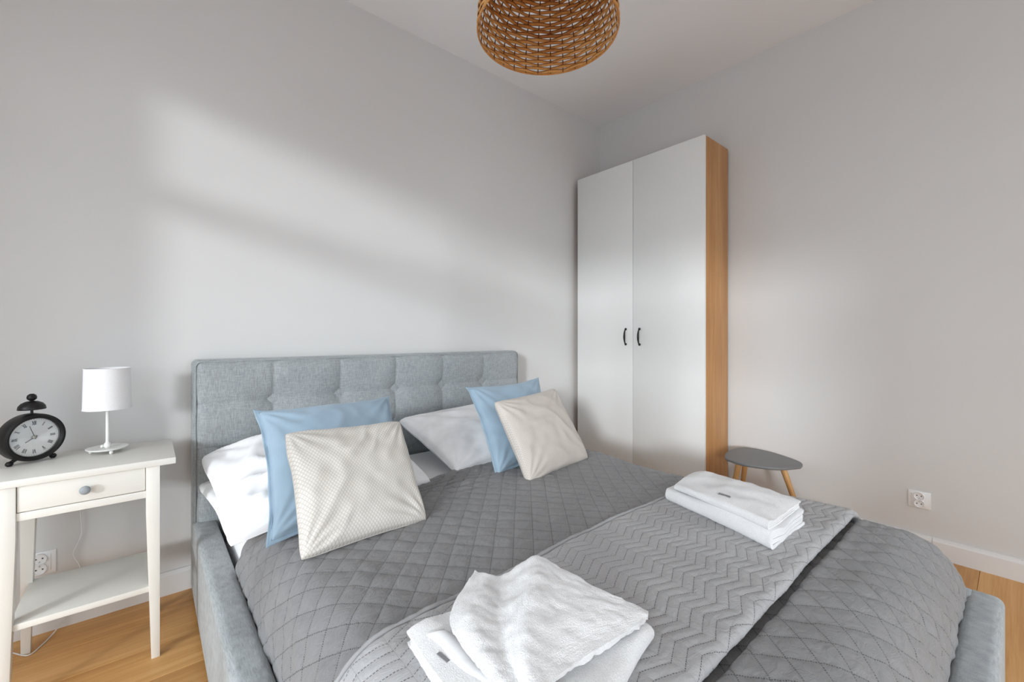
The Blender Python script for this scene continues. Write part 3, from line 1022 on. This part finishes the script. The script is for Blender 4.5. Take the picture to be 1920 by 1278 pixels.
# columns run from the near edge to the far edge; rows from left to right
ctrl = [
    [(-2.465, -1.606, 0.600), (-2.583, -1.697, 0.603), (-2.608, -1.765, 0.598), (-2.616, -1.865, 0.594), (-2.632, -1.968, 0.590)],
    [(-2.462, -1.649, 0.608), (-2.566, -1.740, 0.617), (-2.596, -1.808, 0.608), (-2.606, -1.889, 0.600), (-2.628, -1.978, 0.595)],
    [(-2.430, -1.662, 0.600), (-2.520, -1.757, 0.606), (-2.565, -1.828, 0.604), (-2.592, -1.901, 0.600), (-2.621, -1.975, 0.595)],
    [(-2.391, -1.681, 0.622), (-2.494, -1.781, 0.626), (-2.561, -1.849, 0.618), (-2.595, -1.911, 0.608), (-2.613, -1.970, 0.600)],
    [(-2.367, -1.702, 0.636), (-2.469, -1.797, 0.643), (-2.553, -1.869, 0.634), (-2.588, -1.921, 0.618), (-2.598, -1.957, 0.603)],
    [(-2.346, -1.759, 0.622), (-2.423, -1.816, 0.624), (-2.482, -1.862, 0.620), (-2.524, -1.896, 0.612), (-2.560, -1.925, 0.602)],
    [(-2.323, -1.836, 0.606), (-2.361, -1.856, 0.608), (-2.401, -1.877, 0.606), (-2.440, -1.896, 0.601), (-2.479, -1.917, 0.596)],
    [(-2.301, -1.888, 0.596), (-2.319, -1.894, 0.597), (-2.342, -1.903, 0.597), (-2.365, -1.911, 0.595), (-2.391, -1.920, 0.592)],
    [(-2.291, -1.915, 0.592), (-2.295, -1.918, 0.592), (-2.300, -1.920, 0.592), (-2.305, -1.921, 0.591), (-2.313, -1.924, 0.590)],
]
P = net_surface(ctrl, 90)
N = grid_normals(P); N *= np.sign(N[..., 2].mean())
ui, vi = np.meshgrid(np.linspace(0, 1, 90), np.linspace(0, 1, 90), indexing='ij')
P = P + N * (0.0022 * fbm(P[..., 0] * 42, P[..., 1] * 42, 41) + 0.0005 * vnoise(P[..., 0] * 400, P[..., 1] * 400, 43))[..., None]
oo = build('cloth', P.reshape(-1, 3), gridfaces(90, 90), 'terry_white', td_, smooth=True)
md = oo.modifiers.new('thickness', 'SOLIDIFY'); md.thickness = 0.011; md.offset = -0.6; md.use_rim = True
bv = oo.modifiers.new('round', 'BEVEL'); bv.width = 0.004; bv.segments = 2; bv.limit_method = 'ANGLE'
# ------------------------------------------------------------------ bedside table
ns = thing('bedside_table', (-3.151, -0.278, 0), 'cream bedside table with one drawer, tapered legs and a low shelf', 'bedside table')
box('tabletop', (-3.381, -2.925, -0.455, -0.100, 0.659, 0.681), 'cream_lacquer', ns, 0.002)


def taper_leg(x0, x1, y0, y1, sx, sy):
    """square leg tapering on its inner faces; sx, sy point inwards"""
    zt_, zm = 0.659, 0.50
    w = 0.014
    def ring(z, k):
        a0, a1, b0, b1 = x0, x1, y0, y1
        if sx > 0: a1 -= w * k
        else: a0 += w * k
        if sy > 0: b1 -= w * k
        else: b0 += w * k
        return [(a0, b0, z), (a1, b0, z), (a1, b1, z), (a0, b1, z)]
    V = ring(0, 1) + ring(zm, 0) + ring(zt_, 0)
    F = [(3, 2, 1, 0), (8, 9, 10, 11)]
    for L_ in (0, 4):
        for k in range(4): F.append((L_ + k, L_ + (k + 1) % 4, L_ + 4 + (k + 1) % 4, L_ + 4 + k))
    return build('leg', V, F, 'cream_lacquer', ns, bevel=0.0015, smooth=True)


lw = 0.037
NX0, NX1, NY0, NY1 = -3.335, -2.968, -0.445, -0.112
taper_leg(NX0, NX0 + lw, NY0, NY0 + lw, 1, 1); taper_leg(NX1 - lw, NX1, NY0, NY0 + lw, -1, 1)
taper_leg(NX0, NX0 + lw, NY1 - lw, NY1, 1, -1); taper_leg(NX1 - lw, NX1, NY1 - lw, NY1, -1, -1)
box('front_rail', (NX0 + lw, NX1 - lw, NY0 + 0.006, NY0 + 0.026, 0.553, 0.577), 'cream_lacquer', ns, 0.0012)
box('side_apron', (NX0 + 0.008, NX0 + 0.026, NY0 + lw, NY1 - lw, 0.553, 0.659), 'cream_lacquer', ns, 0.0012)
box('side_apron', (NX1 - 0.026, NX1 - 0.008, NY0 + lw, NY1 - lw, 0.553, 0.659), 'cream_lacquer', ns, 0.0012)
box('back_apron', (NX0 + lw, NX1 - lw, NY1 - 0.026, NY1 - 0.008, 0.553, 0.659), 'cream_lacquer', ns, 0.0012)
dr = box('drawer', (NX0 + lw + 0.002, NX1 - lw - 0.002, NY0 + 0.005, NY0 + 0.023, 0.5795, 0.6565), 'cream_lacquer', ns, 0.0012)
kn = MB().lathe([(0.0, -0.026), (0.009, -0.0255), (0.0132, -0.021), (0.0138, -0.018), (0.011, -0.012), (0.006, -0.008), (0.006, 0.0), (0, 0)], (-3.151, NY0 + 0.005, 0.618), 24, 'y').build('knob', 'knob_grey', dr, smooth=True)
tag(kn, 'grey round knob')
box('shelf', (NX0 + 0.020, NX1 - 0.020, NY0 + 0.008, NY1 - 0.004, 0.229, 0.248), 'cream_lacquer', ns, 0.0015)

# ------------------------------------------------------------------ table lamp
lx, ly, tz = -3.112, -0.215, 0.681
lp = thing('table_lamp', (lx, ly, tz), 'small white table lamp with a drum shade on the bedside table', 'lamp')
b = MB().lathe([(0, 0.012), (0.050, 0.012), (0.0575, 0.0165), (0.0585, 0.019), (0.056, 0.0195), (0.030, 0.0165), (0.008, 0.0165), (0, 0.0165)], (lx, ly, tz), 40).build('base', 'white_metal', lp, smooth=True)
for k in range(3):
    a = R(-75 + 120 * k)
    MB().lathe([(0, 0.0), (0.004, 0.0008), (0.0062, 0.006), (0.0045, 0.012), (0, 0.0128)], (lx + 0.046 * math.cos(a), ly + 0.046 * math.sin(a), tz), 14).build('foot', 'white_metal', b, smooth=True)
MB().lathe([(0, 0.0165), (0.006, 0.0165), (0.0095, 0.020), (0.0105, 0.026), (0.009, 0.033), (0.0058, 0.036), (0.0052, 0.040), (0.0048, 0.22), (0, 0.22)], (lx, ly, tz), 20).build('stem', 'white_metal', lp, smooth='auto')
MB().lathe([(0, 0), (0.004, 0.0), (0.0062, 0.004), (0.004, 0.009), (0, 0.009)], (lx - 0.0185, ly, tz + 0.024), 14, 'x').build('switch', 'white_metal', lp, smooth=True)
z0, z1 = 0.158, 0.3065
sh = MB().lathe([(0.0640, z0), (0.0665, z0), (0.0632, z1), (0.0607, z1), (0.0640, z0)], (lx, ly, tz), 48).build('shade', 'lamp_fabric', lp, smooth='auto')
for zz, rr in ((z0 + 0.0015, 0.0667), (z1 - 0.0015, 0.0634)):
    MB().tube([(lx + rr * math.cos(2 * PI * k / 48), ly + rr * math.sin(2 * PI * k / 48), tz + zz) for k in range(48)], 0.0014, 6, closed=True).build('shade_trim', 'lamp_fabric', sh, smooth=True)
for k in range(3):
    a = 2 * PI * k / 3
    MB().tube([(lx, ly, tz + 0.215), (lx + 0.0615 * math.cos(a), ly + 0.0615 * math.sin(a), tz + 0.285)], 0.0013, 6).build('shade_arm', 'white_metal', lp)
MB().lathe([(0, 0.215), (0.011, 0.215), (0.012, 0.235), (0.020, 0.255), (0.021, 0.270), (0.014, 0.284), (0, 0.288)], (lx, ly, tz), 20).build('bulb', 'bulb', lp, smooth=True)


def spline(pts, n=10):
    A = [Vector(p) for p in pts]
    E_ = [A[0] * 2 - A[1]] + A + [A[-1] * 2 - A[-2]]
    o = []
    for i in range(len(A) - 1):
        p0, p1, p2, p3 = E_[i:i + 4]
        for k in range(n):
            t = k / n
            o.append(0.5 * (2 * p1 + (p2 - p0) * t + (2 * p0 - 5 * p1 + 4 * p2 - p3) * t * t + (3 * p1 - p0 - 3 * p2 + p3) * t ** 3))
    return o + [A[-1]]


cp = [(lx, ly + 0.057, tz + 0.014), (lx - 0.03, -0.130, tz + 0.0045), (-3.185, -0.103, 0.684), (-3.196, -0.080, 0.66), (-3.198, -0.03, 0.55), (-3.199, -0.02, 0.445), (-3.195, -0.02, 0.372), (-3.197, -0.02, 0.331), (-3.217, -0.02, 0.27),
      (-3.199, -0.022, 0.213), (-3.205, -0.024, 0.13), (-3.234, -0.030, 0.053), (-3.262, -0.060, 0.014), (-3.287, -0.105, 0.003), (-3.315, -0.150, 0.003), (-3.361, -0.096, 0.003), (-3.42, -0.03, 0.003)]
MB().tube(spline(cp, 8), 0.0021, 8).build('cord', 'cord_white', lp, smooth=True)

# ------------------------------------------------------------------ alarm clock
ck = thing('alarm_clock', (-3.297, -0.218, 0.681), 'black round metal alarm clock with a bell on top, on the bedside table', 'clock', rz=R(33))
cz = 0.0845
L = dict(local=True)
prof = [(0.0625, -0.020), (0.066, -0.026), (0.070, -0.0275), (0.0765, -0.025), (0.0775, -0.019), (0.0785, -0.012), (0.0785, 0.020), (0.075, 0.026), (0.0, 0.028), (0.0, 0.020), (0.0625, 0.014), (0.0625, -0.020)]
V, F = lathe([(0.0625, -0.010)] + prof[:9], (0, 0, cz), 64, 'y')
build('case', V, F, 'black_metal', ck, smooth='auto', **L)
V, F = lathe([(0, -0.012), (0.0632, -0.012), (0.0632, -0.009), (0, -0.009)], (0, 0, cz), 64, 'y')
dial = build('dial', V, F, 'dial', ck, smooth='auto', **L)
# roman numerals built of strokes
GL = {'I': [((0, -.5), (0, .5), 1.0)], 'V': [((-.28, .5), (0, -.5), 1.1), ((.28, .5), (0, -.5), 0.6)], 'X': [((-.28, .5), (.28, -.5), 1.1), ((.28, .5), (-.28, -.5), 0.6)]}
WID = {'I': 0.30, 'V': 0.68, 'X': 0.68}
nums = ['XII', 'I', 'II', 'III', 'IIII', 'V', 'VI', 'VII', 'VIII', 'IX', 'X', 'XI']
mb = MB()


def stroke(p, q, w, y, mb):
    p, q = np.array(p), np.array(q); d_ = q - p; d_ = d_ / np.linalg.norm(d_); n_ = np.array([-d_[1], d_[0]]) * w / 2
    c_ = [p - n_, q - n_, q + n_, p + n_]
    V = [(a[0], y, a[1]) for a in c_] + [(a[0], y - 0.0004, a[1]) for a in c_]
    mb.add(V, BOXF)


for k, s in enumerate(nums):
    a = -2 * PI * k / 12
    tot = sum(WID[c] for c in s); hN = 0.0135; pos = -tot / 2
    for c in s:
        cxx = pos + WID[c] / 2; pos += WID[c]
        for p, q2, w in GL[c]:
            pts = []
            for pp in (p, q2):
                X_, Z_ = (cxx + pp[0]) * hN * 0.62, pp[1] * hN + 0.0475
                pts.append((X_ * math.cos(a) - Z_ * math.sin(a), cz + X_ * math.sin(a) + Z_ * math.cos(a)))
            stroke(pts[0], pts[1], 0.0016 * w, -0.0122, mb)
for k in range(60):
    a = 2 * PI * k / 60
    stroke((0.0585 * math.sin(a), cz + 0.0585 * math.cos(a)), (0.0605 * math.sin(a), cz + 0.0605 * math.cos(a)), 0.0007 if k % 5 else 0.0014, -0.0122, mb)
build('numerals', mb.V, mb.F, 'dial_ink', dial, **L)
for nm, ang, ln, w in (('hour_hand', 238, 0.027, 0.0026), ('minute_hand', 342, 0.041, 0.0016)):
    a = R(ang); mb = MB()
    stroke((-0.008 * math.sin(a), cz - 0.008 * math.cos(a)), (ln * math.sin(a), cz + ln * math.cos(a)), w, -0.0145 if nm[0] == 'h' else -0.0155, mb)
    build(nm, mb.V, mb.F, 'dial_ink', dial, **L)
V, F = lathe([(0, -0.018), (0.0045, -0.0175), (0.006, -0.015), (0.006, -0.012), (0, -0.012)], (0, 0, cz), 20, 'y')
build('hand_hub', V, F, 'brass', dial, smooth=True, **L)
V, F = lathe([(0, -0.0225), (0.040, -0.0222), (0.0625, -0.0205), (0.0625, -0.0198), (0, -0.0198)], (0, 0, cz), 48, 'y')
build('dial_glass', V, F, 'clock_glass', ck, smooth='auto', **L)
# bell, its post and knob
V, F = lathe([(0.0335, 0.0925), (0.034, 0.094), (0.032, 0.104), (0.0255, 0.113), (0.015, 0.119), (0.0, 0.121), ], (0, 0, cz), 36)
V2, F2 = lathe([(0.0335, 0.0925), (0.030, 0.096), (0.0, 0.098)], (0, 0, cz), 36)
mb = MB().add(V, F); mb.add(V2, F2)
build('bell', mb.V, mb.F, 'black_metal', ck, smooth=True, **L)
V, F = tube([(0, 0, cz + 0.074), (0, 0, cz + 0.124)], 0.0035, 12)
build('bell_post', V, F, 'black_metal', ck, smooth='auto', **L)
V, F = lathe([(0, 0.1205), (0.006, 0.1215), (0.0115, 0.127), (0.0125, 0.133), (0.0105, 0.140), (0.005, 0.1445), (0, 0.145)], (0, 0, cz), 24)
build('bell_knob', V, F, 'black_metal', ck, smooth=True, **L)
for s in (-1, 1):
    mb = MB()
    mb.tube([(s * 0.038, 0, 0.020), (s * 0.052, 0, 0.011)], [0.006, 0.005], 12)
    mb.lathe([(0, 0.0), (0.006, 0.001), (0.0095, 0.006), (0.0095, 0.010), (0.006, 0.015), (0, 0.0165)], (s * 0.054, 0, 0), 20)
    build('foot', mb.V, mb.F, 'black_metal', ck, smooth='auto', **L)

# ------------------------------------------------------------------ side table
st = thing('side_table', (-0.29, -1.39, 0), 'small side table with a grey egg-shaped top and three beech legs', 'side table')
ctr = [(-0.428, -1.247), (-0.289, -1.208), (-0.165, -1.215), (-0.110, -1.252), (-0.105, -1.368), (-0.165, -1.504), (-0.225, -1.578), (-0.290, -1.600), (-0.345, -1.587), (-0.440, -1.524), (-0.494, -1.396), (-0.480, -1.304)]
E_ = [Vector((*p, 0)) for p in ctr]
out = []
nE = len(E_)
for i in range(nE):
    p0, p1, p2, p3 = E_[i - 1], E_[i], E_[(i + 1) % nE], E_[(i + 2) % nE]
    for k in range(6):
        t = k / 6
        out.append(0.5 * (2 * p1 + (p2 - p0) * t + (2 * p0 - 5 * p1 + 4 * p2 - p3) * t * t + (3 * p1 - p0 - 3 * p2 + p3) * t ** 3))
c0 = sum(out, Vector()) / len(out)
V = []; lev = [(0.93, 0.382), (0.985, 0.386), (1.0, 0.393), (0.995, 0.398), (0.985, 0.400)]
for s, z in lev: V += [(c0.x + (p.x - c0.x) * s, c0.y + (p.y - c0.y) * s, z) for p in out]
k = len(out); F = [tuple(range(k - 1, -1, -1)), tuple((len(lev) - 1) * k + i for i in range(k))]
for L_ in range(len(lev) - 1):
    for i in range(k): F.append((L_ * k + i, L_ * k + (i + 1) % k, (L_ + 1) * k + (i + 1) % k, (L_ + 1) * k + i))
build('tabletop', V, F, 'table_grey', st, smooth='auto')
for (a, b_) in (((-0.385, -1.315), (-0.435, -1.255)), ((-0.215, -1.285), (-0.135, -1.215)), ((-0.285, -1.500), (-0.275, -1.625))):
    MB().tube([(b_[0], b_[1], 0), (a[0], a[1], 0.383)], [0.0105, 0.0165], 18).build('leg', 'beech_leg', st, smooth='auto')


# ------------------------------------------------------------------ wall sockets
def socket(name, loc, rz, label):
    s = thing(name, loc, label, 'socket', None, rz)
    L = dict(local=True)
    p = build('frame', boxv(-0.0425, 0.0425, -0.006, 0, 0, 0.085), BOXF, 'white_plastic', s, bevel=0.002, smooth=True, **L)
    build('insert', boxv(-0.029, 0.029, -0.0095, -0.004, 0.012, 0.073), BOXF, 'white_plastic', s, bevel=0.0015, smooth=True, **L)
    for z, sg in ((0.0605, -1), (0.0245, 1)):
        V, F = lathe([(0.0, -0.0105), (0.0165, -0.0105), (0.0175, -0.0150), (0.0195, -0.0155), (0.0205, -0.0135), (0.0205, -0.006), (0, -0.006)], (0, 0, z), 32, 'y')
        o = build('outlet', V, F, 'white_plastic', s, smooth='auto', **L)
        for hx_ in (-0.0085, 0.0085):
            V, F = lathe([(0, -0.0112), (0.0026, -0.0112), (0.0026, -0.0100), (0, -0.0100)], (hx_, 0, z - sg * 0.002), 12, 'y')
            build('pin_hole', V, F, 'socket_hole', o, **L)
        V, F = lathe([(0, -0.0155), (0.0018, -0.0150), (0.0024, -0.0105), (0, -0.0100)], (0, 0, z + sg * 0.010), 12, 'y')
        build('earth_pin', V, F, 'brass', o, **L)
    return s


socket('wall_socket', (0.0, -2.033, 0.229), R(-90), 'white double wall socket on the right wall above the baseboard')
socket('wall_socket', (-3.307, 0.0, 0.214), 0, 'white double wall socket behind the leg of the bedside table')

# ------------------------------------------------------------------ wicker pendant
px_, py_, zr = -2.0, -1.360, 2.10
pd = thing('pendant_lamp', (px_, py_, zr), 'woven wicker pendant lamp hanging from the ceiling', 'pendant lamp')
PR = [(0.0, 0.228), (0.06, 0.224), (0.12, 0.213), (0.18, 0.192), (0.23, 0.163), (0.27, 0.125), (0.295, 0.085), (0.305, 0.055)]
_h = np.array([p[0] for p in PR]); _r = np.array([p[1] for p in PR])
al = np.concatenate([[0], np.cumsum(np.hypot(np.diff(_h), np.diff(_r)))])


def shade_pt(s):
    return np.interp(s, al, _r), np.interp(s, al, _h)


NS = 30
for k in range(NS):
    a = 2 * PI * (k + 0.5) / NS
    pts = []
    for s in np.linspace(0, al[-1], 22):
        r_, h_ = shade_pt(s); pts.append((px_ + r_ * math.cos(a), py_ + r_ * math.sin(a), zr + h_))
    MB().tube(pts, 0.0021, 6).build('stake', 'wicker_dark', pd, smooth=True)
rows = int((al[-1] - 0.010) / 0.0124)
for q in range(rows):
    s = 0.009 + q * 0.0124
    V = []; F = []
    n = NS * 6
    for i in range(n):
        a = 2 * PI * i / n
        wv_ = math.sin(a * NS / 2 + (PI if q % 2 else 0)) if True else 0
        jit = 0.0012 * math.sin(a * 5 + q * 2.1) + 0.0007 * math.sin(a * 11 + q)
        r_, h_ = shade_pt(s + jit)
        rr = r_ + 0.0034 * wv_ * 0.9
        hw = 0.0058 + 0.0006 * math.sin(a * 3 + q * 1.3)
        r1, h1 = shade_pt(min(s + jit + hw, al[-1])); r0, h0 = shade_pt(max(s + jit - hw, 0))
        for (ra, ha, o_) in ((r0, h0, 0.0), (r_, h_, 0.0016), (r1, h1, 0.0), (r_, h_, -0.0016)):
            rad_ = ra + 0.0034 * wv_ + o_
            V.append((px_ + rad_ * math.cos(a), py_ + rad_ * math.sin(a), zr + ha))
    for i in range(n):
        j = (i + 1) % n
        for k in range(4): F.append((i * 4 + k, i * 4 + (k + 1) % 4, j * 4 + (k + 1) % 4, j * 4 + k))
    build('weaver', V, F, 'wicker', pd, smooth=True)
for dz_, rad_ in ((0.0, 0.0026), (0.0045, 0.0020)):
    MB().tube([(px_ + 0.229 * math.cos(2 * PI * k / 72), py_ + 0.229 * math.sin(2 * PI * k / 72), zr + dz_) for k in range(72)], rad_, 8, closed=True).build('rim', 'wicker', pd, smooth=True)
MB().tube([(px_ + 0.053 * math.cos(2 * PI * k / 40), py_ + 0.053 * math.sin(2 * PI * k / 40), zr + 0.306) for k in range(40)], 0.004, 8, closed=True).build('top_ring', 'wicker', pd, smooth=True)
for k in range(3):
    a = 2 * PI * k / 3
    MB().tube([(px_ + 0.02 * math.cos(a), py_ + 0.02 * math.sin(a), zr + 0.300), (px_ + 0.053 * math.cos(a), py_ + 0.053 * math.sin(a), zr + 0.306)], 0.002, 6).build('spider_arm', 'white_metal', pd)
MB().lathe([(0, 0.34), (0.010, 0.34), (0.021, 0.325), (0.022, 0.265), (0, 0.265)], (px_, py_, zr), 24).build('lamp_holder', 'white_plastic', pd, smooth='auto')
MB().lathe([(0, 0.265), (0.013, 0.265), (0.015, 0.250), (0.029, 0.215), (0.030, 0.195), (0.020, 0.172), (0, 0.164)], (px_, py_, zr), 24).build('bulb', 'bulb', pd, smooth=True)
MB().tube([(px_, py_, zr + 0.335), (px_, py_, H - 0.03)], 0.0035, 10).build('cord', 'cord_white', pd, smooth=True)
MB().lathe([(0, H - zr - 0.045), (0.012, H - zr - 0.045), (0.045, H - zr - 0.02), (0.05, H - zr), (0, H - zr)], (px_, py_, zr), 32).build('ceiling_rose', 'white_plastic', pd, smooth='auto')
